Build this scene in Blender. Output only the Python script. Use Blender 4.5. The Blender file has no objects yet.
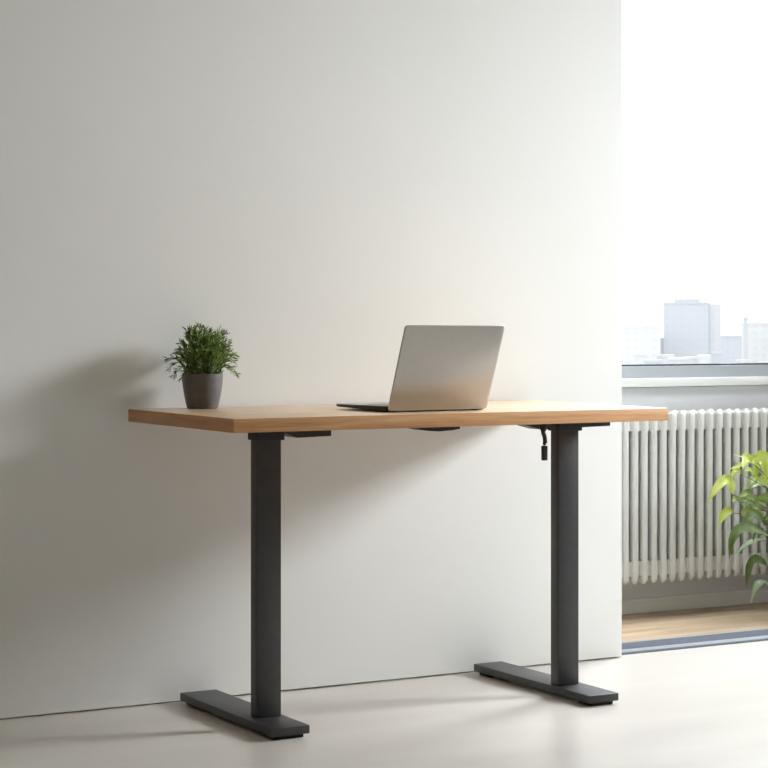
import bpy, bmesh, math, random
from mathutils import Vector, Matrix
S = bpy.context.scene
COL = S.collection
R = math.radians
random.seed(7)

# ------------------------------------------------------------------ helpers
def link(o, parent=None):
    COL.objects.link(o)
    if parent is not None:
        o.parent = parent
    return o

def tag(o, label=None, cat=None, group=None, kind=None):
    if label: o['label'] = label
    if cat: o['category'] = cat
    if group: o['group'] = group
    if kind: o['kind'] = kind
    return o

def empty(name, loc=(0, 0, 0), rz=0.0):
    o = bpy.data.objects.new(name, None)
    o.empty_display_size = 0.05
    o.location = loc
    o.rotation_euler = (0, 0, rz)
    return link(o)

def obj(name, bm, mats, parent=None, smooth=False, autosmooth=None):
    me = bpy.data.meshes.new(name)
    bm.normal_update()
    bm.to_mesh(me)
    bm.free()
    if not isinstance(mats, (list, tuple)): mats = [mats]
    for m in mats: me.materials.append(m)
    if smooth:
        for p in me.polygons: p.use_smooth = True
    if autosmooth:
        for p in me.polygons: p.use_smooth = True
        me.update()
        me.set_sharp_from_angle(angle=R(autosmooth))
    return link(bpy.data.objects.new(name, me), parent)

def add_box(bm, x0, x1, y0, y1, z0, z1, bev=0.0, seg=2, mi=0):
    r = bmesh.ops.create_cube(bm, size=1.0)
    vs = r['verts']
    for v in vs:
        v.co = Vector((x0 + (v.co.x + .5) * (x1 - x0), y0 + (v.co.y + .5) * (y1 - y0), z0 + (v.co.z + .5) * (z1 - z0)))
    fs = set(f for v in vs for f in v.link_faces)
    if bev > 0:
        es = list({e for v in vs for e in v.link_edges})
        b = bmesh.ops.bevel(bm, geom=es, offset=bev, segments=seg, profile=.5, affect='EDGES')
        fs = set(f for v in b['verts'] for f in v.link_faces) | set(f for f in fs if f.is_valid)
    for f in fs:
        if f.is_valid: f.material_index = mi

def box(name, m, x0, x1, y0, y1, z0, z1, bev=0.0, parent=None, seg=2):
    bm = bmesh.new()
    add_box(bm, x0, x1, y0, y1, z0, z1, bev, seg)
    return obj(name, bm, m, parent, autosmooth=35 if bev else None)

def add_loft(bm, rings, cap0=True, cap1=True, closed=True, mi=0):
    vr = [[bm.verts.new(p) for p in ring] for ring in rings]
    n = len(rings[0])
    for a, b in zip(vr, vr[1:]):
        for i in range(n if closed else n - 1):
            j = (i + 1) % n
            f = bm.faces.new((a[i], a[j], b[j], b[i])); f.material_index = mi
    if cap0: bm.faces.new(list(reversed(vr[0]))).material_index = mi
    if cap1: bm.faces.new(vr[-1]).material_index = mi

def add_tube(bm, pts, r, n=8, mi=0):
    pts = [Vector(p) for p in pts]
    rings = []
    up = Vector((.13, .27, .95)).normalized()
    for i, p in enumerate(pts):
        t = (pts[min(i + 1, len(pts) - 1)] - pts[max(i - 1, 0)]).normalized()
        a = t.cross(up)
        if a.length < 1e-3: a = t.cross(Vector((1, 0, 0)))
        a.normalize(); b = t.cross(a).normalized()
        rr = r[i] if isinstance(r, (list, tuple)) else r
        rings.append([p + a * (math.cos(2 * math.pi * k / n) * rr) + b * (math.sin(2 * math.pi * k / n) * rr) for k in range(n)])
    add_loft(bm, rings, mi=mi)

def add_lathe(bm, prof, cx=0, cy=0, n=48, mi=0):
    rings = [[(cx + r * math.cos(2 * math.pi * k / n), cy + r * math.sin(2 * math.pi * k / n), z) for k in range(n)] for r, z in prof]
    add_loft(bm, rings, mi=mi)

def bez(p0, p1, p2, t):
    return p0 * ((1 - t) ** 2) + p1 * (2 * t * (1 - t)) + p2 * (t * t)

# ------------------------------------------------------------------ materials
def s2l(c):
    return tuple(((x / 255) / 12.92 if x / 255 <= .04045 else ((x / 255 + .055) / 1.055) ** 2.4) for x in c) + (1,)

def mat(name, col, rough=.5, metal=0.0, spec=.5):
    m = bpy.data.materials.new(name); m.use_nodes = True
    b = m.node_tree.nodes['Principled BSDF']
    b.inputs['Base Color'].default_value = col if len(col) == 4 else s2l(col)
    b.inputs['Roughness'].default_value = rough
    b.inputs['Metallic'].default_value = metal
    b.inputs['Specular IOR Level'].default_value = spec
    return m

def noise_mat(name, c0, c1, scale, rough=.5, metal=0, spec=.5, detail=4, bump=0.0, bscale=None, rvar=0.0):
    """object-space noise between two colours, optional fine bump; scale is a vector"""
    m = mat(name, c0, rough, metal, spec)
    nt = m.node_tree; N = nt.nodes; L = nt.links; b = N['Principled BSDF']
    tc = N.new('ShaderNodeTexCoord'); mp = N.new('ShaderNodeMapping'); mp.inputs['Scale'].default_value = scale
    L.new(tc.outputs['Object'], mp.inputs['Vector'])
    nz = N.new('ShaderNodeTexNoise'); nz.inputs['Scale'].default_value = 1; nz.inputs['Detail'].default_value = detail
    L.new(mp.outputs[0], nz.inputs['Vector'])
    cr = N.new('ShaderNodeValToRGB')
    cr.color_ramp.elements[0].position = .3; cr.color_ramp.elements[0].color = s2l(c0)
    cr.color_ramp.elements[1].position = .7; cr.color_ramp.elements[1].color = s2l(c1)
    L.new(nz.outputs['Fac'], cr.inputs['Fac']); L.new(cr.outputs['Color'], b.inputs['Base Color'])
    if rvar:
        mr = N.new('ShaderNodeMapRange'); mr.inputs['To Min'].default_value = rough - rvar; mr.inputs['To Max'].default_value = rough + rvar
        L.new(nz.outputs['Fac'], mr.inputs['Value']); L.new(mr.outputs[0], b.inputs['Roughness'])
    if bump:
        n2 = N.new('ShaderNodeTexNoise'); n2.inputs['Scale'].default_value = bscale or 200; n2.inputs['Detail'].default_value = 3
        L.new(tc.outputs['Object'], n2.inputs['Vector'])
        bp = N.new('ShaderNodeBump'); bp.inputs['Strength'].default_value = bump; bp.inputs['Distance'].default_value = .001
        L.new(n2.outputs['Fac'], bp.inputs['Height']); L.new(bp.outputs[0], b.inputs['Normal'])
    return m

def oak_mat(name, dark, mid, light, rough=.4, grain=1.0, spec=.5, scale=(1.6, 16, 40)):
    """oak: long grain streaks along local x plus small pores"""
    m = mat(name, mid, rough, spec=spec)
    nt = m.node_tree; N = nt.nodes; L = nt.links; b = N['Principled BSDF']
    tc = N.new('ShaderNodeTexCoord')
    mp = N.new('ShaderNodeMapping'); mp.inputs['Scale'].default_value = scale
    L.new(tc.outputs['Object'], mp.inputs['Vector'])
    nz = N.new('ShaderNodeTexNoise'); nz.inputs['Scale'].default_value = 1.4; nz.inputs['Detail'].default_value = 6; nz.inputs['Distortion'].default_value = .6
    L.new(mp.outputs[0], nz.inputs['Vector'])
    cr = N.new('ShaderNodeValToRGB'); e = cr.color_ramp.elements
    e[0].position = .28; e[0].color = s2l(dark); e[1].position = .72; e[1].color = s2l(light)
    k = cr.color_ramp.elements.new(.48); k.color = s2l(mid)
    L.new(nz.outputs['Fac'], cr.inputs['Fac'])
    mp2 = N.new('ShaderNodeMapping'); mp2.inputs['Scale'].default_value = (14, 420, 420)
    L.new(tc.outputs['Object'], mp2.inputs['Vector'])
    n2 = N.new('ShaderNodeTexNoise'); n2.inputs['Scale'].default_value = 1; n2.inputs['Detail'].default_value = 2
    L.new(mp2.outputs[0], n2.inputs['Vector'])
    mr = N.new('ShaderNodeMapRange'); mr.inputs['From Min'].default_value = .3; mr.inputs['From Max'].default_value = .7
    mr.inputs['To Min'].default_value = .86; mr.inputs['To Max'].default_value = 1.06
    L.new(n2.outputs['Fac'], mr.inputs['Value'])
    mx = N.new('ShaderNodeMix'); mx.data_type = 'RGBA'; mx.blend_type = 'MULTIPLY'; mx.inputs['Factor'].default_value = 1
    L.new(cr.outputs['Color'], mx.inputs['A']); L.new(mr.outputs[0], mx.inputs['B'])
    L.new(mx.outputs['Result'], b.inputs['Base Color'])
    bp = N.new('ShaderNodeBump'); bp.inputs['Strength'].default_value = .25; bp.inputs['Distance'].default_value = .0004
    L.new(n2.outputs['Fac'], bp.inputs['Height']); L.new(bp.outputs[0], b.inputs['Normal'])
    return m

def leaf_mat(name, c0, c1, trans=.4, rough=.4, sc=30):
    m = noise_mat(name, c0, c1, (sc, sc, sc), rough, detail=2)
    nt = m.node_tree; N = nt.nodes; L = nt.links; b = N['Principled BSDF']
    tr = N.new('ShaderNodeBsdfTranslucent'); cr = [n for n in N if n.type == 'VALTORGB'][0]
    L.new(cr.outputs['Color'], tr.inputs['Color'])
    ms = N.new('ShaderNodeMixShader'); ms.inputs[0].default_value = trans
    L.new(b.outputs[0], ms.inputs[1]); L.new(tr.outputs[0], ms.inputs[2])
    L.new(ms.outputs[0], N['Material Output'].inputs['Surface'])
    return m

def plank_mat(name):
    m = oak_mat(name, (172, 148, 120), (195, 173, 146), (208, 190, 165), .42)
    nt = m.node_tree; N = nt.nodes; L = nt.links; b = N['Principled BSDF']
    src = b.inputs['Base Color'].links[0].from_socket
    tc = N.new('ShaderNodeTexCoord')
    br = N.new('ShaderNodeTexBrick'); br.inputs['Scale'].default_value = 1
    br.inputs['Brick Width'].default_value = .55; br.inputs['Row Height'].default_value = .075; br.inputs['Mortar Size'].default_value = .0012
    br.inputs['Color1'].default_value = (.88, .88, .88, 1); br.inputs['Color2'].default_value = (1.08, 1.06, 1.03, 1); br.inputs['Mortar'].default_value = (.5, .45, .4, 1)
    L.new(tc.outputs['Object'], br.inputs['Vector'])
    mx = N.new('ShaderNodeMix'); mx.data_type = 'RGBA'; mx.blend_type = 'MULTIPLY'; mx.inputs['Factor'].default_value = 1
    L.new(src, mx.inputs['A']); L.new(br.outputs['Color'], mx.inputs['B']); L.new(mx.outputs['Result'], b.inputs['Base Color'])
    return m

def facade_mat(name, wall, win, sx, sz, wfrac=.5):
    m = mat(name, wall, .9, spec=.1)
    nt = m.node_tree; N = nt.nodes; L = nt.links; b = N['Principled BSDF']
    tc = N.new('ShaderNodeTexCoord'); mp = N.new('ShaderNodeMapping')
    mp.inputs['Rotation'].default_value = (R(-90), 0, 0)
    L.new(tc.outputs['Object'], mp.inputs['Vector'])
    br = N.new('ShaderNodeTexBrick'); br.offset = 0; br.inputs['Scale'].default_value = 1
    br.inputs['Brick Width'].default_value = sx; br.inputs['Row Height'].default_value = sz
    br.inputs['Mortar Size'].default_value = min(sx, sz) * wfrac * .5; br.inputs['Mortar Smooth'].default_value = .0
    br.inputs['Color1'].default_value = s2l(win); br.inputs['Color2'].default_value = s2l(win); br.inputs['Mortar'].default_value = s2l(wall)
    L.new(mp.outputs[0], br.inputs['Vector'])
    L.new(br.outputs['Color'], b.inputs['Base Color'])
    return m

M_wall = noise_mat('plaster', (224, 225, 223), (228, 229, 227), (1.2, 1.2, 1.2), .75, spec=.25, bump=.06, bscale=260)
M_cream = noise_mat('cream_bounce_plaster', (224, 208, 186), (228, 213, 192), (1.2, 1.2, 1.2), .8, spec=.2)  # for the unseen walls; cream tone put in to warm the bounced light
M_white = mat('white_paint', (232, 233, 232), .45)
M_wallalc = noise_mat('alcove_paint', (222, 224, 227), (226, 228, 231), (2, 2, 2), .8, spec=.2)
M_ceil = mat('ceiling_paint', (235, 233, 228), .9, spec=.1)
M_floor = noise_mat('polished_screed', (200, 196, 189), (210, 207, 200), (1.4, 7, 1), .3, spec=.55, detail=6, rvar=.05)
M_wood_floor = plank_mat('oak_planks')
M_strip_dark = noise_mat('dark_rubber', (78, 86, 98), (90, 98, 110), (60, 60, 60), .5)
M_strip_light = mat('brushed_aluminium', (178, 182, 188), .4, .6)
M_base = mat('baseboard_paint', (240, 240, 238), .5)
M_frame = mat('grey_window_frame', (172, 179, 185), .4)
M_gasket = mat('gasket', (58, 62, 68), .6)
M_oak = oak_mat('oak_top_lit', (222, 188, 150), (234, 203, 167), (240, 214, 182), .32)  # top face lightened: the stronger light on it is put into the colour
M_oak_edge = oak_mat('oak_edge_lit', (190, 136, 90), (216, 163, 114), (228, 184, 138), .5)  # front edge lightened in colour to make up for weak front light
M_oak_end = oak_mat('oak_end_grain_shaded', (166, 118, 78), (184, 136, 94), (196, 150, 108), .55, scale=(30, 3, 60))  # end grain, also toned darker: shade on the ends put into the colour
M_steel = noise_mat('graphite_powder_coat', (50, 50, 52), (55, 55, 58), (40, 40, 40), .42, spec=.5, bump=.08, bscale=900)
M_dark = mat('black_plastic', (24, 21, 21), .5)
M_pad = mat('rubber_pad', (18, 18, 18), .8)
M_alu = noise_mat('laptop_aluminium', (188, 184, 180), (192, 188, 184), (90, 90, 90), .36, .75, bump=.03, bscale=1500)
M_lapdark = mat('laptop_dark_underside', (44, 37, 36), .5, .2)
M_screen = mat('screen_glass', (12, 12, 14), .08)
M_key = mat('key_grey', (150, 148, 146), .4)  # keys paled: grazing reflection off the keyboard put into the colour
M_pot = noise_mat('grey_ceramic', (92, 88, 88), (104, 100, 99), (18, 18, 60), .45, bump=.1, bscale=120)
M_soil = noise_mat('soil', (38, 28, 20), (60, 46, 34), (200, 200, 200), .95, bump=.6, bscale=300)
M_herb = leaf_mat('herb_leaf', (96, 126, 50), (156, 180, 92), .3, .4, 60)
M_herbdark = leaf_mat('herb_leaf_dark', (48, 70, 32), (84, 108, 48), .25, .5, 60)
M_stem = mat('green_stem', (92, 104, 56), .6)
M_leafY = leaf_mat('lit_leaf', (186, 204, 88), (222, 230, 136), .45, .35, 25)  # yellow of the lit upper leaves is put into the colour
M_leafG = leaf_mat('mid_leaf', (142, 166, 88), (172, 192, 116), .4, .5, 25)
M_leafP = leaf_mat('glossy_leaf_sheen', (150, 172, 138), (180, 198, 166), .3, .15, 25)  # glossy leaves; their white sheen is also painted in as a pale tone
M_leafD = leaf_mat('shaded_leaf', (70, 94, 40), (112, 134, 66), .35, .55, 25)  # darker copy for the lower leaves, shade put into the colour
M_radiator = mat('radiator_enamel', (206, 207, 203), .35)
M_skirt = mat('shadow_gap_strip', (110, 98, 88), .8)
M_whitepot = mat('white_planter', (225, 224, 220), .4)

def glass_mat():
    m = bpy.data.materials.new('window_glass'); m.use_nodes = True
    nt = m.node_tree; N = nt.nodes; L = nt.links
    for n in list(N):
        if n.type == 'BSDF_PRINCIPLED': N.remove(n)
    t = N.new('ShaderNodeBsdfTransparent'); t.inputs['Color'].default_value = (.97, .98, .98, 1)
    g = N.new('ShaderNodeBsdfGlossy'); g.inputs['Roughness'].default_value = .02
    f = N.new('ShaderNodeFresnel'); f.inputs['IOR'].default_value = 1.45
    ms = N.new('ShaderNodeMixShader'); L.new(f.outputs[0], ms.inputs[0]); L.new(t.outputs[0], ms.inputs[1]); L.new(g.outputs[0], ms.inputs[2])
    L.new(ms.outputs[0], N['Material Output'].inputs['Surface'])
    return m
M_glass = glass_mat()

# ------------------------------------------------------------------ setting
XL, XR, YF, YB, ZC, XE = -3.2, 5.4, -6.0, 0.686, 3.15, 1.511
def struct(o): return tag(o, kind='structure')
struct(box('floor', M_floor, XL - .15, XR + .15, YF - .15, .034, -.1, 0))
fl2 = struct(box('trim_1', M_wood_floor, XE - .02, XR + .15, .203, YB + .02, -.1, 0.0))       # oak strip of floor under the window
t = struct(empty('trim_2', (XE, 0, 0)))                                                       # threshold profile between the two floors
def strip(n, m, y0, y1, z): box(n, m, -.02, XR - XE + .15, y0, y1, -.1, z, .001, t)
strip('outer_lip', M_strip_dark, .034, .052, .0035)
strip('light_profile', M_strip_light, .052, .088, .005)
strip('dark_profile', M_strip_dark, .088, .190, .004)
strip('inner_lip', M_strip_light, .190, .203, .004)
struct(box('ceiling', M_ceil, XL - .15, XR + .15, YF - .15, YB + .2, ZC, ZC + .15))
# desk wall: solid block whose foot stops 4 mm above the floor (shadow gap)
struct(box('wall_back', M_wall, XL - .15, XE, 0, YB + .2, .003, ZC, .0025))
struct(box('trim_3', M_skirt, XL - .1, XE - .012, .012, .03, -.02, .02))
struct(box('wall_left', M_cream, XL - .15, XL, YF, 0, 0, ZC))
struct(box('wall_front', M_cream, XL - .15, XR + .15, YF - .15, YF, 0, ZC))
# right wall with a tall window opening (daylight side)
W2 = (-2.5, -.5, .75, 3.05)
bm = bmesh.new()
add_box(bm, XR, XR + .15, YF, W2[0], 0, ZC); add_box(bm, XR, XR + .15, W2[1], YB + .2, 0, ZC)
add_box(bm, XR, XR + .15, W2[0], W2[1], 0, W2[2]); add_box(bm, XR, XR + .15, W2[0], W2[1], W2[3], ZC)
struct(obj('wall_right', bm, M_wall))
# rear wall with the long window above the radiator
W1 = (1.56, 5.2, .772, 2.80)
bm = bmesh.new()
add_box(bm, XE, XR, YB, YB + .2, 0, .741)
add_box(bm, XE, XR, YB, YB + .2, W1[3], ZC)
add_box(bm, XE, W1[0], YB, YB + .2, .741, W1[3]); add_box(bm, W1[1], XR, YB, YB + .2, .741, W1[3])
struct(obj('wall_rear', bm, M_wallalc))
bm = bmesh.new()
add_box(bm, XE, XR, YB - .012, YB, 0, .038, .002)
add_box(bm, XE, XR, YB - .008, YB, .036, .048, .003)
struct(obj('baseboard_rear', bm, M_base))
w = struct(empty('window_1', (0, 0, 0)))
box('window_sill', M_white, XE + .001, XR, YB - .035, YB + .1, .744, .7725, .003, w)
bm = bmesh.new()
y0, y1 = YB - .004, YB + .055
add_box(bm, W1[0], W1[1], y0, y1, .7725, .812, .002)
add_box(bm, W1[0], W1[1], y0, y1, W1[3] - .05, W1[3], .002)
add_box(bm, W1[0], W1[0] + .05, y0, y1, .812, W1[3] - .05, .002); add_box(bm, W1[1] - .05, W1[1], y0, y1, .812, W1[3] - .05, .002)
obj('window_frame', bm, M_frame, w)
bm = bmesh.new()
add_box(bm, W1[0] + .05, W1[1] - .05, y0 + .008, y0 + .03, .812, .817)
obj('gasket', bm, M_gasket, w)
box('pane', M_glass, W1[0] + .04, W1[1] - .04, YB + .022, YB + .026, .8, W1[3] - .04, 0, w)
w = struct(empty('window_2', (XR, 0, 0)))
bm = bmesh.new()
for a in ((W2[0], W2[1], W2[2], W2[2] + .05), (W2[0], W2[1], W2[3] - .05, W2[3]), (W2[0], W2[0] + .05, W2[2] + .05, W2[3] - .05), (W2[1] - .05, W2[1], W2[2] + .05, W2[3] - .05)):
    add_box(bm, .09, .13, a[0], a[1], a[2], a[3], .002)
obj('window_frame', bm, M_frame, w)
box('pane', M_glass, .108, .112, W2[0] + .04, W2[1] - .04, W2[2] + .04, W2[3] - .04, 0, w)

# ------------------------------------------------------------------ radiator (column sections)
rad = empty('radiator', (1.74, .597, 0))
tag(rad, 'long cream-white column radiator mounted under the window', 'radiator')
def sup(cx, cy, z, rx, ry, n=24, e=4.0):
    out = []
    for k in range(n):
        a = 2 * math.pi * k / n
        c, s = math.cos(a), math.sin(a)
        out.append((cx + rx * math.copysign(abs(c) ** (2 / e), c), cy + ry * math.copysign(abs(s) ** (2 / e), s), z))
    return out
def section_bm():
    bm = bmesh.new()
    z0, z1, rx, ry = .116, .668, .0108, .014
    for cy in (-.040, .0, .040):
        rings = []
        for q in range(5):
            a = q / 4 * math.pi / 2; zz = z0 + .022 * (1 - math.sin(a)); f = max(.12, math.sin(a)) if q else .15
        prof = []
        for q in range(6):
            a = q / 5 * math.pi / 2
            prof.append((z0 + .020 * (1 - math.cos(a)), max(.15, math.sin(a))))
        for q in range(6):
            a = (5 - q) / 5 * math.pi / 2
            prof.append((z1 - .016 * (1 - math.cos(a)), max(.15, math.sin(a))))
        for z, f in prof: rings.append(sup(0, cy, z, rx * f, ry * (f if z > .4 else f)))
        add_loft(bm, rings)
    # top and bottom headers joining the columns and meeting the neighbour sections
    add_box(bm, -.0189, .0189, -.048, .047, .606, .662, .004, 2)
    add_box(bm, -.0189, .0189, -.046, .047, .140, .190, .004, 2)
    return bm
for x in (.18, 1.6, 3.1):
    bm = bmesh.new(); add_box(bm, x - .008, x + .008, .012, .032, .012, .15, .002); add_box(bm, x - .02, x + .02, .004, .040, 0, .012, .003)
    obj('stand', bm, M_white, rad)
sec0 = obj('section', section_bm(), M_radiator, rad, autosmooth=50)
sec0.location = (.0, 0, 0)
for i in range(1, 62):
    s = sec0.copy(); COL.objects.link(s); s.parent = rad; s.location = (.0377 * i, 0, 0)
bm = bmesh.new()
bm.free()
for x in (.3, 1.2, 2.0):
    for z in (.17, .62):
        bm = bmesh.new(); add_box(bm, x - .012, x + .012, .040, YB - .597 - .0005, z - .01, z + .01, .002)
        obj('bracket', bm, M_white, rad)

# ------------------------------------------------------------------ desk
DX0, DX1, DY0, DY1, DZ, TH = 0.0, 1.193, -.6267, -.015, .7395, .0315
desk = empty('standing_desk', (0, 0, 0))
tag(desk, 'oak-topped standing desk with two dark grey T-shaped legs against the wall', 'desk')
bm = bmesh.new()
add_box(bm, DX0, DX1, DY0, DY1, DZ - TH, DZ, .0012, 2)
for f in bm.faces:
    f.material_index = 0 if abs(f.normal.z) > .5 else 1
bm.normal_update()
for f in bm.faces: f.material_index = 0 if f.normal.z > .5 else (2 if abs(f.normal.x) > .5 else 1)
obj('tabletop', bm, [M_oak, M_oak_edge, M_oak_end], desk, autosmooth=35)
ZB = DZ - TH
def leg(cx0, cx1, fx0, fx1, yf):
    e = obj('leg', _column(cx0, cx1), M_steel, desk, autosmooth=35)
    bm = bmesh.new()
    add_box(bm, cx0 - .008, cx1 + .006, -.44, -.33, ZB - .010, ZB, .001)
    add_box(bm, cx0 - .003, cx1 + .005, -.418, -.366, ZB - .032, ZB - .010, .002)
    obj('mounting_plate', bm, M_dark, e)
    bm = bmesh.new()
    add_box(bm, fx0, fx1, yf, -.021, .0085, .028, .0018, 2)
    ft = obj('foot', bm, M_steel, desk, autosmooth=35)
    for y in (yf + .036, -.060):
        p = bmesh.new(); add_box(p, fx0 + .012, fx1 - .012, y - .028, y + .028, 0, .0086, .001)
        obj('levelling_pad', p, M_pad, ft)
def _column(x0, x1):
    bm = bmesh.new()
    add_box(bm, x0, x1, -.410, -.375, .0275, ZB - .031, .003, 3)
    return bm
leg(.1610, .2250, .136, .235, -.536)
leg(1.010, 1.0745, 1.000, 1.090, -.560)
# side support arms under the top: tapered bars
def arm(x0, x1, xt, y0, y1, h, name='support_arm'):
    """bar from x0 (deep) to x1; underside tapers up from xt towards x0"""
    bm = bmesh.new()
    pr = [(x0, ZB), (x1, ZB), (x1, ZB - h), (xt, ZB - h - .002), (x0, ZB - .004)]
    add_loft(bm, [[(x, y0, z) for x, z in pr], [(x, y1, z) for x, z in pr]])
    bmesh.ops.recalc_face_normals(bm, faces=bm.faces)
    obj(name, bm, M_dark, desk)
arm(.20, .352, .262, -.42, -.36, .0255)
arm(.870, .995, .955, -.42, -.36, .024)
arm(1.045, 1.165, 1.06, -.42, -.36, .0215)
# slim control box at mid span
bm = bmesh.new()
pr = [(.55, ZB), (.682, ZB), (.680, ZB - .0145), (.66, ZB - .0175), (.62, ZB - .0195), (.59, ZB - .0175), (.565, ZB - .0125)]
add_loft(bm, [[(x, -.47, z) for x, z in pr], [(x, -.41, z) for x, z in pr]])
bmesh.ops.recalc_face_normals(bm, faces=bm.faces)
obj('control_box', bm, M_dark, desk)

# hanging cable
cab = empty('power_cable', (.937, -.455, .70))
tag(cab, 'short black cable with a plug dangling under the desk beside the right leg', 'cable')
bm = bmesh.new()
def sp(pts, r, n=8, m=5):
    P = [Vector(p) for p in pts]; out = []
    P = [P[0]] + P + [P[-1]]
    for i in range(1, len(P) - 2):
        for k in range(m):
            t_ = k / m
            out.append(.5 * ((2 * P[i]) + (-P[i - 1] + P[i + 1]) * t_ + (2 * P[i - 1] - 5 * P[i] + 4 * P[i + 1] - P[i + 2]) * t_ ** 2 + (-P[i - 1] + 3 * P[i] - 3 * P[i + 1] + P[i + 2]) * t_ ** 3))
    out.append(P[-1])
    add_tube(bm, out, r, n)
sp([(.006, .0, .011), (.002, 0, -.004), (-.004, 0, -.02), (.001, 0, -.034), (.003, 0, -.05)], .0055)
sp([(.012, .004, .011), (.009, .003, -.010), (.001, .002, -.024), (.005, .0, -.040), (.0, 0, -.055)], .0024)
sp([(-.018, .0, .011), (-.016, .0, .002), (-.012, 0, -.004), (-.006, 0, .004), (.002, 0, .004)], .0018)
sp([(.022, .0, .011), (.024, 0, .002), (.016, 0, -.005), (.012, 0, .0)], .0018)
sp([(-.004, .003, .011), (-.010, .003, -.006), (-.006, .002, -.018), (.003, .002, -.026), (.006, .001, -.04), (-.001, 0, -.05)], .0024)
sp([(.026, .0, .011), (.020, 0, .0), (.010, 0, -.006), (.006, 0, -.012)], .0015)
obj('wire', bm, M_dark, cab, smooth=True)
bm = bmesh.new()
add_box(bm, -.006, .007, -.006, .006, -.093, -.056, .002)
add_box(bm, -.003, .004, -.003, .003, -.054, -.046, .001)
obj('plug', bm, M_dark, cab, autosmooth=35)

# ------------------------------------------------------------------ laptop
LW, LD = .282, .246
lap = empty('laptop', (.4475, -.522, DZ), R(2.5))
tag(lap, 'open silver laptop on the desk with its screen turned to the wall', 'laptop')
def rrect(x0, x1, y0, y1, r, n=6, corners=(1, 1, 1, 1)):
    pts = []
    for (cx, cy, a0), on in zip(((x1 - r, y1 - r, 0), (x0 + r, y1 - r, 90), (x0 + r, y0 + r, 180), (x1 - r, y0 + r, 270)), corners):
        for k in range(n + 1):
            a = R(a0 + 90 * k / n); pts.append((cx + r * math.cos(a), cy + r * math.sin(a)))
    return pts
def zt(y): return .0160 - .0025 * (y / LD)          # deck height above the desk
bm = bmesh.new()
def ring(inset, zf): return [(x, y, zf(y)) for x, y in rrect(inset, LW - inset, inset * .5, LD - inset, .012)]
add_loft(bm, [ring(.004, lambda y: .0012 + .0055 * max(0, (y / LD - .35) / .65)), ring(.001, lambda y: .0028 + .0052 * max(0, (y / LD - .35) / .65)), ring(0, lambda y: zt(y) - .0012)])
obj('bottom_case', bm, M_lapdark, lap, autosmooth=40)
bm = bmesh.new()
add_loft(bm, [ring(0, lambda y: zt(y) - .0012), ring(0, lambda y: zt(y) - .0003), ring(.0008, lambda y: zt(y))])
deck = obj('deck', bm, M_alu, lap, autosmooth=40)
bm = bmesh.new()
for r_ in range(5):
    y = .030 + r_ * .019
    n_ = 14
    for c_ in range(n_):
        if r_ == 4 and 3 <= c_ <= 8:
            continue
        x = .018 + c_ * (.256 / n_)
        add_box(bm, x, x + .0158, y, y + .0162, zt(y) - .0003, zt(y) + .0009, .0003, 1)
obj('keyboard', bm, M_key, deck)
bm = bmesh.new()
add_box(bm, .090, .192, .140, .215, .0120, .0144, 0)
tp = obj('trackpad', bm, M_alu, deck)
# lid: built flat in its own plane then leaned back towards the viewer
lid_e_a = math.atan2(.076, .198)
def lidpt(x, h, d):      # x across, h along the lid from the hinge, d thickness towards the screen side (+y)
    return (x, -.004 - math.sin(lid_e_a) * h + math.cos(lid_e_a) * d, .0030 + math.cos(lid_e_a) * h + math.sin(lid_e_a) * d)
LH = .216
def lring(ins, d): return [lidpt(x, h, d) for x, h in rrect(ins, LW - ins, ins, LH - ins, .0075)]
bm = bmesh.new()
add_loft(bm, [lring(.0012, 0), lring(.0004, .0004), lring(0, .0012), lring(0, .0046), lring(.0006, .0052)])
bmesh.ops.recalc_face_normals(bm, faces=bm.faces)
lid = obj('lid', bm, M_alu, lap, autosmooth=40)
bm = bmesh.new()
add_loft(bm, [lring(.003, .0050), lring(.003, .0056)])
bmesh.ops.recalc_face_normals(bm, faces=bm.faces)
obj('screen', bm, M_screen, lid)
bm = bmesh.new()
add_tube(bm, [(.03, .003, .0095), (LW - .035, .003, .0095)], .0040, 12)
obj('hinge', bm, M_lapdark, lap, smooth=True)
for fx in (.02, LW - .03):
    bm = bmesh.new(); add_box(bm, fx, fx + .012, .012, .022, 0, .002, .0005, 1); obj('rubber_foot', bm, M_pad, lap)
for fx in (.02, LW - .03):
    bm = bmesh.new(); add_box(bm, fx, fx + .012, .07, .08, 0, .002, .0005, 1); obj('rubber_foot', bm, M_pad, lap)

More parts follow.
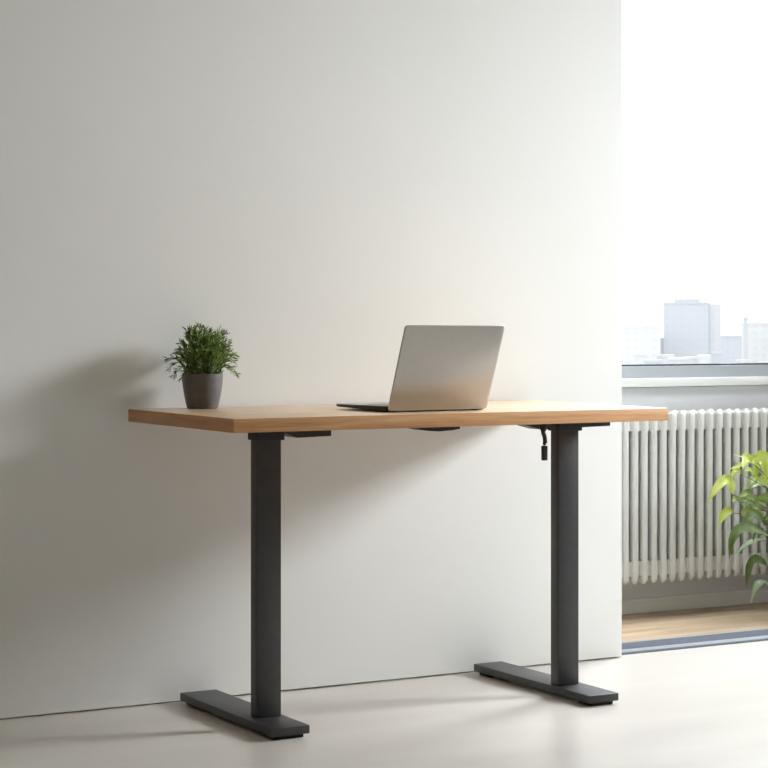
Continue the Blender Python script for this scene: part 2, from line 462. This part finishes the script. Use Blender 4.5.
# ------------------------------------------------------------------ small potted herb
hp = empty('potted_plant', (.170, -.082, DZ))
tag(hp, 'small fine-leaved green plant in a grey pot on the left end of the desk', 'plant')
bm = bmesh.new()
prof = [(.0345, 0), (.0375, .001), (.0395, .006), (.0450, .030), (.0490, .055), (.0508, .078), (.0510, .0855), (.0502, .0865), (.0478, .0865), (.0468, .084), (.0455, .070)]
add_lathe(bm, prof, n=64)
obj('pot', bm, M_pot, hp, autosmooth=40)
bm = bmesh.new()
add_lathe(bm, [(.0462, .070), (.0460, .0775), (.03, .080), (.006, .081)], n=32)
obj('soil', bm, M_soil, hp, smooth=True)
rnd = random.Random(21)
bs, bl = bmesh.new(), bmesh.new()
def needle(p, d, ln, w, mi):
    side = d.cross(Vector((0, 0, 1)))
    if side.length < .05: side = d.cross(Vector((1, 0, 0)))
    side.normalize(); side.rotate(Matrix.Rotation(rnd.uniform(0, 6.28), 3, d))
    nn = side.cross(d).normalized()
    a = bl.verts.new(p); b_ = bl.verts.new(p + d * ln * .45 + side * w); c_ = bl.verts.new(p + d * ln * .45 - side * w)
    e_ = bl.verts.new(p + d * ln - nn * ln * .12); m_ = bl.verts.new(p + d * ln * .45 + nn * w * .5)
    for tri in ((a, b_, m_), (a, m_, c_), (b_, e_, m_), (m_, e_, c_)):
        bl.faces.new(tri).material_index = mi
def herb_stem(az, spread, ht, droop):
    d = Vector((math.cos(az), math.sin(az), 0))
    q0 = min(.042, spread * rnd.uniform(.35, .6)); p0 = Vector((d.x * q0, d.y * q0, .078))
    p2 = d * spread + Vector((0, 0, .078 + ht))
    p1 = d * spread * .55 + Vector((0, 0, .078 + ht * .75 + droop))
    n = 9
    pts = [bez(p0, p1, p2, k / n) for k in range(n + 1)]
    add_tube(bs, pts, [.0011 * (1 - .6 * k / n) for k in range(n + 1)], 5)
    L_ = sum((pts[i + 1] - pts[i]).length for i in range(n))
    cnt = int(L_ / .0046)
    for i in range(cnt):
        tt = .03 + .97 * i / cnt
        p = bez(p0, p1, p2, tt)
        tg = (bez(p0, p1, p2, min(1, tt + .02)) - bez(p0, p1, p2, tt - .02)).normalized()
        for q in range(2):
            ax = Vector((rnd.gauss(0, 1), rnd.gauss(0, 1), rnd.gauss(0, 1))); ax -= ax.dot(tg) * tg; ax.normalize()
            k = rnd.uniform(.45, 1.0)
            needle(p, (tg + ax * k).normalized(), rnd.uniform(.012, .021), rnd.uniform(.0012, .0018), 0 if rnd.random() < .62 else 1)
for i in range(84):
    az = i * 2.39996 + rnd.uniform(-.2, .2); f = math.sqrt((i + .5) / 84)
    sprd = .088 * f * rnd.uniform(.85, 1.1)
    if math.sin(az) > .3: sprd *= .72
    herb_stem(az, sprd, .114 * max(.06, 1 - (f * .95) ** 2) ** .42 * rnd.uniform(.85, 1.16), .012 * f)
for az, s_, h_, dr in ((3.25, .088, -.004, .055), (3.05, .092, .018, .05), (3.5, .080, -.012, .05), (-.12, .094, .004, .055), (.1, .098, .036, .03), (-.5, .086, .0, .05), (2.9, .09, .045, .03), (-.25, .088, .055, .02), (3.3, .080, .062, .01)):
    herb_stem(az, s_, h_, dr)
obj('stems', bs, M_stem, hp, smooth=True)
obj('foliage', bl, [M_herb, M_herbdark], hp)

# ------------------------------------------------------------------ big leafy plant by the radiator
PC = Vector((2.60, .40, 0))
lp = empty('leafy_plant', PC)
tag(lp, 'leafy houseplant with drooping yellow-green leaves standing before the radiator', 'plant')
bm = bmesh.new()
add_lathe(bm, [(.085, 0), (.090, .004), (.112, .17), (.118, .175), (.118, .20), (.110, .20), (.104, .17)], n=48)
obj('pot', bm, M_whitepot, lp, autosmooth=40)
bm = bmesh.new(); add_lathe(bm, [(.105, .165), (.1045, .178), (.05, .184), (.005, .186)], n=32)
obj('soil', bm, M_soil, lp, smooth=True)
LV = [
[(2.304, 0.4, 0.51), (2.286, 0.4, 0.503), (2.222, 0.4, 0.483), 0.015, 0],
[(2.342, 0.46, 0.508), (2.371, 0.46, 0.504), (2.292, 0.46, 0.529), 0.012, 0],
[(2.285, 0.36, 0.505), (2.271, 0.37, 0.523), (2.242, 0.35, 0.488), 0.026, 0],
[(2.346, 0.42, 0.51), (2.346, 0.41, 0.511), (2.330, 0.39, 0.448), 0.028, 0],
[(2.337, 0.38, 0.519), (2.349, 0.38, 0.529), (2.37, 0.38, 0.489), 0.026, 0],
[(2.291, 0.34, 0.508), (2.307, 0.33, 0.513), (2.315, 0.32, 0.452), 0.030, 0],
[(2.375, 0.44, 0.449), (2.354, 0.44, 0.447), (2.325, 0.42, 0.419), 0.015, 1],
[(2.409, 0.48, 0.446), (2.379, 0.48, 0.47), (2.342, 0.46, 0.468), 0.020, 0],
[(2.218, 0.37, 0.405), (2.184, 0.37, 0.455), (2.105, 0.36, 0.379), 0.030, 0],
[(2.387, 0.4, 0.419), (2.354, 0.4, 0.430), (2.312, 0.4, 0.419), 0.020, 2],
[(2.275, 0.44, 0.34), (2.243, 0.44, 0.342), (2.206, 0.43, 0.295), 0.024, 0],
[(2.328, 0.36, 0.315), (2.287, 0.36, 0.34), (2.23, 0.35, 0.288), 0.028, 3],
[(2.338, 0.33, 0.270), (2.213, 0.33, 0.302), (2.161, 0.32, 0.209), 0.030, 3],
[(2.387, 0.4, 0.248), (2.321, 0.4, 0.248), (2.255, 0.4, 0.213), 0.020, 2],
[(2.404, 0.42, 0.163), (2.337, 0.42, 0.184), (2.308, 0.41, 0.092), 0.023, 3],
[(2.438, 0.45, 0.08), (2.396, 0.45, 0.105), (2.348, 0.44, 0.045), 0.026, 2],
[(2.337, 0.47, 0.361), (2.371, 0.47, 0.382), (2.421, 0.46, 0.364), 0.020, 1],
[(2.358, 0.43, 0.353), (2.387, 0.43, 0.378), (2.429, 0.42, 0.35), 0.024, 1],
[(2.288, 0.41, 0.329), (2.321, 0.41, 0.353), (2.379, 0.40, 0.325), 0.020, 1],
[(2.421, 0.46, 0.292), (2.447, 0.46, 0.308), (2.489, 0.45, 0.273), 0.026, 3],
[(2.40, 0.36, 0.500), (2.39, 0.35, 0.540), (2.33, 0.33, 0.515), 0.030, 0],
[(2.43, 0.40, 0.495), (2.45, 0.38, 0.530), (2.50, 0.36, 0.470), 0.030, 0],
[(2.36, 0.42, 0.330), (2.33, 0.42, 0.325), (2.30, 0.41, 0.300), 0.018, 1],
[(2.36, 0.44, 0.395), (2.33, 0.44, 0.405), (2.29, 0.43, 0.385), 0.016, 1],
]
rn2 = random.Random(5)
for i in range(22):      # smaller inner leaves between the large ones
    h = rn2.uniform(.27, .50); x0 = rn2.uniform(2.30, 2.46); y0_ = rn2.uniform(.34, .46)
    b0 = Vector((x0, y0_, h)); sx = rn2.choice((-1, -1, 1)); ln = rn2.uniform(.035, .07)
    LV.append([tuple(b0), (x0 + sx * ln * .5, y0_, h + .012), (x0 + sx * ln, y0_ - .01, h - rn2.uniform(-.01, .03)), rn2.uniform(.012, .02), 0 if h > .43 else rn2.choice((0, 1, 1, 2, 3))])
for i in range(34):      # the rest of the bush, around and behind its middle
    az = rn2.uniform(-2.2, 2.2); h = rn2.uniform(.22, .60); rr = rn2.uniform(.06, .17)
    b0 = PC + Vector((math.cos(az) * rr, min(.02, math.sin(az) * rr * .6), h)); d = Vector((math.cos(az), min(.18, math.sin(az) * .6), 0))
    ln = rn2.uniform(.07, .12)
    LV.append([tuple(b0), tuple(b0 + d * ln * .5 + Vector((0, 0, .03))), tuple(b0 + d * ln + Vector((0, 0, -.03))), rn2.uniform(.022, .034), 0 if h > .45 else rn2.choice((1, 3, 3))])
bl, bs = bmesh.new(), bmesh.new()
for b0, m0, t0, w, c_ in LV:
    b0, m0, t0 = Vector(b0) - PC, Vector(m0) - PC, Vector(t0) - PC
    m0 = m0 * 2 - (b0 + t0) * .5      # curve passes through the middle point
    n = 9; rows = []
    viewn = Vector((-.45, -.75, .48)).normalized() if c_ != 2 else Vector((-.2, -.3, .93)).normalized()
    viewn = (viewn + Vector((rn2.uniform(-.25, .25), rn2.uniform(-.2, .2), rn2.uniform(-.2, .2)))).normalized()
    for k in range(n + 1):
        t_ = k / n; p = bez(b0, m0, t0, t_)
        tg = (bez(b0, m0, t0, min(1, t_ + .03)) - bez(b0, m0, t0, max(0, t_ - .03))).normalized()
        sd = tg.cross(viewn).normalized(); nn = sd.cross(tg).normalized()
        wd = w * .58 * (math.sin(math.pi * min(1, t_ ** .72)) ** .8 if 0 < t_ < 1 else .02) * 1.05
        wav = 1 + .12 * math.sin(t_ * 17 + w * 900)
        rows.append([p - sd * wd * wav + nn * wd * .28, p - sd * wd * .5 * wav + nn * wd * .06, p, p + sd * wd * .5 * wav + nn * wd * .06, p + sd * wd * wav + nn * wd * .28])
    vr = [[bl.verts.new(q) for q in r_] for r_ in rows]
    for a, b_ in zip(vr, vr[1:]):
        for i in range(4): bl.faces.new((a[i], a[i + 1], b_[i + 1], b_[i])).material_index = c_
    # petiole back to the pot
    root = Vector((rn2.uniform(-.04, .04), rn2.uniform(-.04, .04), .175))
    ctrl = (b0 + root) * .5 + Vector((0, 0, .08 + .25 * max(0, .22 - b0.z)))
    pts = [bez(root, ctrl, b0, k / 8) for k in range(9)]
    add_tube(bs, pts, [.0028 - .0016 * k / 8 for k in range(9)], 6)
obj('foliage', bl, [M_leafY, M_leafG, M_leafP, M_leafD], lp, smooth=True)
obj('stems', bs, M_stem, lp, smooth=True)

# ------------------------------------------------------------------ the city outside, its haze painted into the facade colours
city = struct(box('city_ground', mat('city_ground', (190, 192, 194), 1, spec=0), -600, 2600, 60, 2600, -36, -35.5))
GZ = -35.5
F = [facade_mat('facade_blue_hazed', (181, 185, 191), (177, 182, 194), 3.4, 3.2, .5),  # walls and windows close in tone: distance haze put into the colours
     facade_mat('facade_white_hazed', (198, 199, 200), (190, 194, 198), 3.8, 3.2, .5),
     facade_mat('facade_pale_hazed', (197, 199, 202), (192, 196, 200), 4.2, 3.3, .45),
     facade_mat('facade_wing_hazed', (189, 191, 194), (184, 188, 194), 2.7, 3.2, .5)]
def block(az, dist, w, dep, top, fi, label, extras=()):
    a = R(az); x = -1.85 + dist * math.sin(a); y = -4.58 + dist * math.cos(a)
    e = empty('building', (x, y, GZ), -a); tag(e, label, 'building')
    box('walls', F[fi], -w / 2, w / 2, 0, dep, 0, top - GZ, 0, e)
    box('parapet', F[fi], -w / 2 - .2, w / 2 + .2, -.2, dep + .2, top - GZ - .7, top - GZ + .2, 0, e)
    for (a_, b_, d0, hh) in extras:
        box('roof_structure', F[fi], a_, b_, d0, dep * .7, top - GZ, top - GZ + hh, 0, e)
    return e
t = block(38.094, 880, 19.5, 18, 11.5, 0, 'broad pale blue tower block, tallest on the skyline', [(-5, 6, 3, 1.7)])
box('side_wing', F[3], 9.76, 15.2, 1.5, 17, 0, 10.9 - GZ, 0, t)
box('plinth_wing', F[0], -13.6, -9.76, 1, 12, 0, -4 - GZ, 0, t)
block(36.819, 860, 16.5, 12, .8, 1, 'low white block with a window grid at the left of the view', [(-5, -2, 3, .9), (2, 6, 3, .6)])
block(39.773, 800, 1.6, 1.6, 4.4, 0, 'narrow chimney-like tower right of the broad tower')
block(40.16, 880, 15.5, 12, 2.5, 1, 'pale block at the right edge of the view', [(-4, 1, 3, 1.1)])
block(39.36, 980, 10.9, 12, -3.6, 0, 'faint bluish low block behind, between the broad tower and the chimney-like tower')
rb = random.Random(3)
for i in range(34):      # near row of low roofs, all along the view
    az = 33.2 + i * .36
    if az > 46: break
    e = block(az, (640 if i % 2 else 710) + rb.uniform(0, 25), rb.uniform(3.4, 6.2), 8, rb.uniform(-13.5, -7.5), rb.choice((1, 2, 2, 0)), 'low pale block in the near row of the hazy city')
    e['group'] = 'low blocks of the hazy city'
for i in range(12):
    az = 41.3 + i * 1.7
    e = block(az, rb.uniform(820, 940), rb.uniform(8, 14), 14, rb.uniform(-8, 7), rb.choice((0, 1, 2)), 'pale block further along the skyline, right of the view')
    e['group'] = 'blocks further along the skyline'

# ------------------------------------------------------------------ light
wd = bpy.data.worlds.new('overcast_sky'); S.world = wd; wd.use_nodes = True
bg = wd.node_tree.nodes['Background']; bg.inputs['Color'].default_value = (1.0, 1.0, .995, 1); bg.inputs['Strength'].default_value = 2.8
def area(name, loc, target, sx, sy, power, color=(1, 1, 1), portal=False, spread=180):
    l = bpy.data.lights.new(name, 'AREA'); l.shape = 'RECTANGLE'; l.size = sx; l.size_y = sy
    l.energy = power; l.color = color; l.cycles.is_portal = portal; l.spread = R(spread)
    o = bpy.data.objects.new(name, l); o.location = loc
    o.rotation_euler = (Vector(target) - Vector(loc)).to_track_quat('-Z', 'Y').to_euler()
    COL.objects.link(o); return o
area('portal_rear', ((W1[0] + W1[1]) / 2, YB + .21, (W1[2] + W1[3]) / 2), ((W1[0] + W1[1]) / 2, 0, (W1[2] + W1[3]) / 2), W1[1] - W1[0], W1[3] - W1[2], 1, portal=True)
area('portal_right', (XR + .16, (W2[0] + W2[1]) / 2, (W2[2] + W2[3]) / 2), (0, (W2[0] + W2[1]) / 2, (W2[2] + W2[3]) / 2), W2[1] - W2[0], W2[3] - W2[2], 1, portal=True)
area('daylight_right_window', (XR + .08, -1.5, 2.65), (.3, -.1, .5), 1.2, 1.2, 35, (.975, 1.0, 1.03), spread=50)
area('daylight_rear_window', (2.7, YB + .12, 2.0), (1.5, -.9, 0), 1.2, 1.2, 95, (.96, 1.0, 1.05), spread=100)

# ------------------------------------------------------------------ camera
cam = bpy.data.cameras.new('camera'); co = bpy.data.objects.new('camera', cam); COL.objects.link(co)
co.location = (-1.8531, -4.5832, .9422); co.rotation_euler = (R(90), 0, -.5137)
cam.sensor_width = 36; cam.lens = 1982.64 * 36 / 768; cam.shift_y = -(384 - 326.6) / 768
cam.clip_end = 5000; cam.clip_start = .05
S.camera = co
S.view_settings.view_transform = 'Standard'; S.view_settings.look = 'None'
S.view_settings.exposure = 0; S.view_settings.gamma = 1; S.view_settings.use_curve_mapping = False
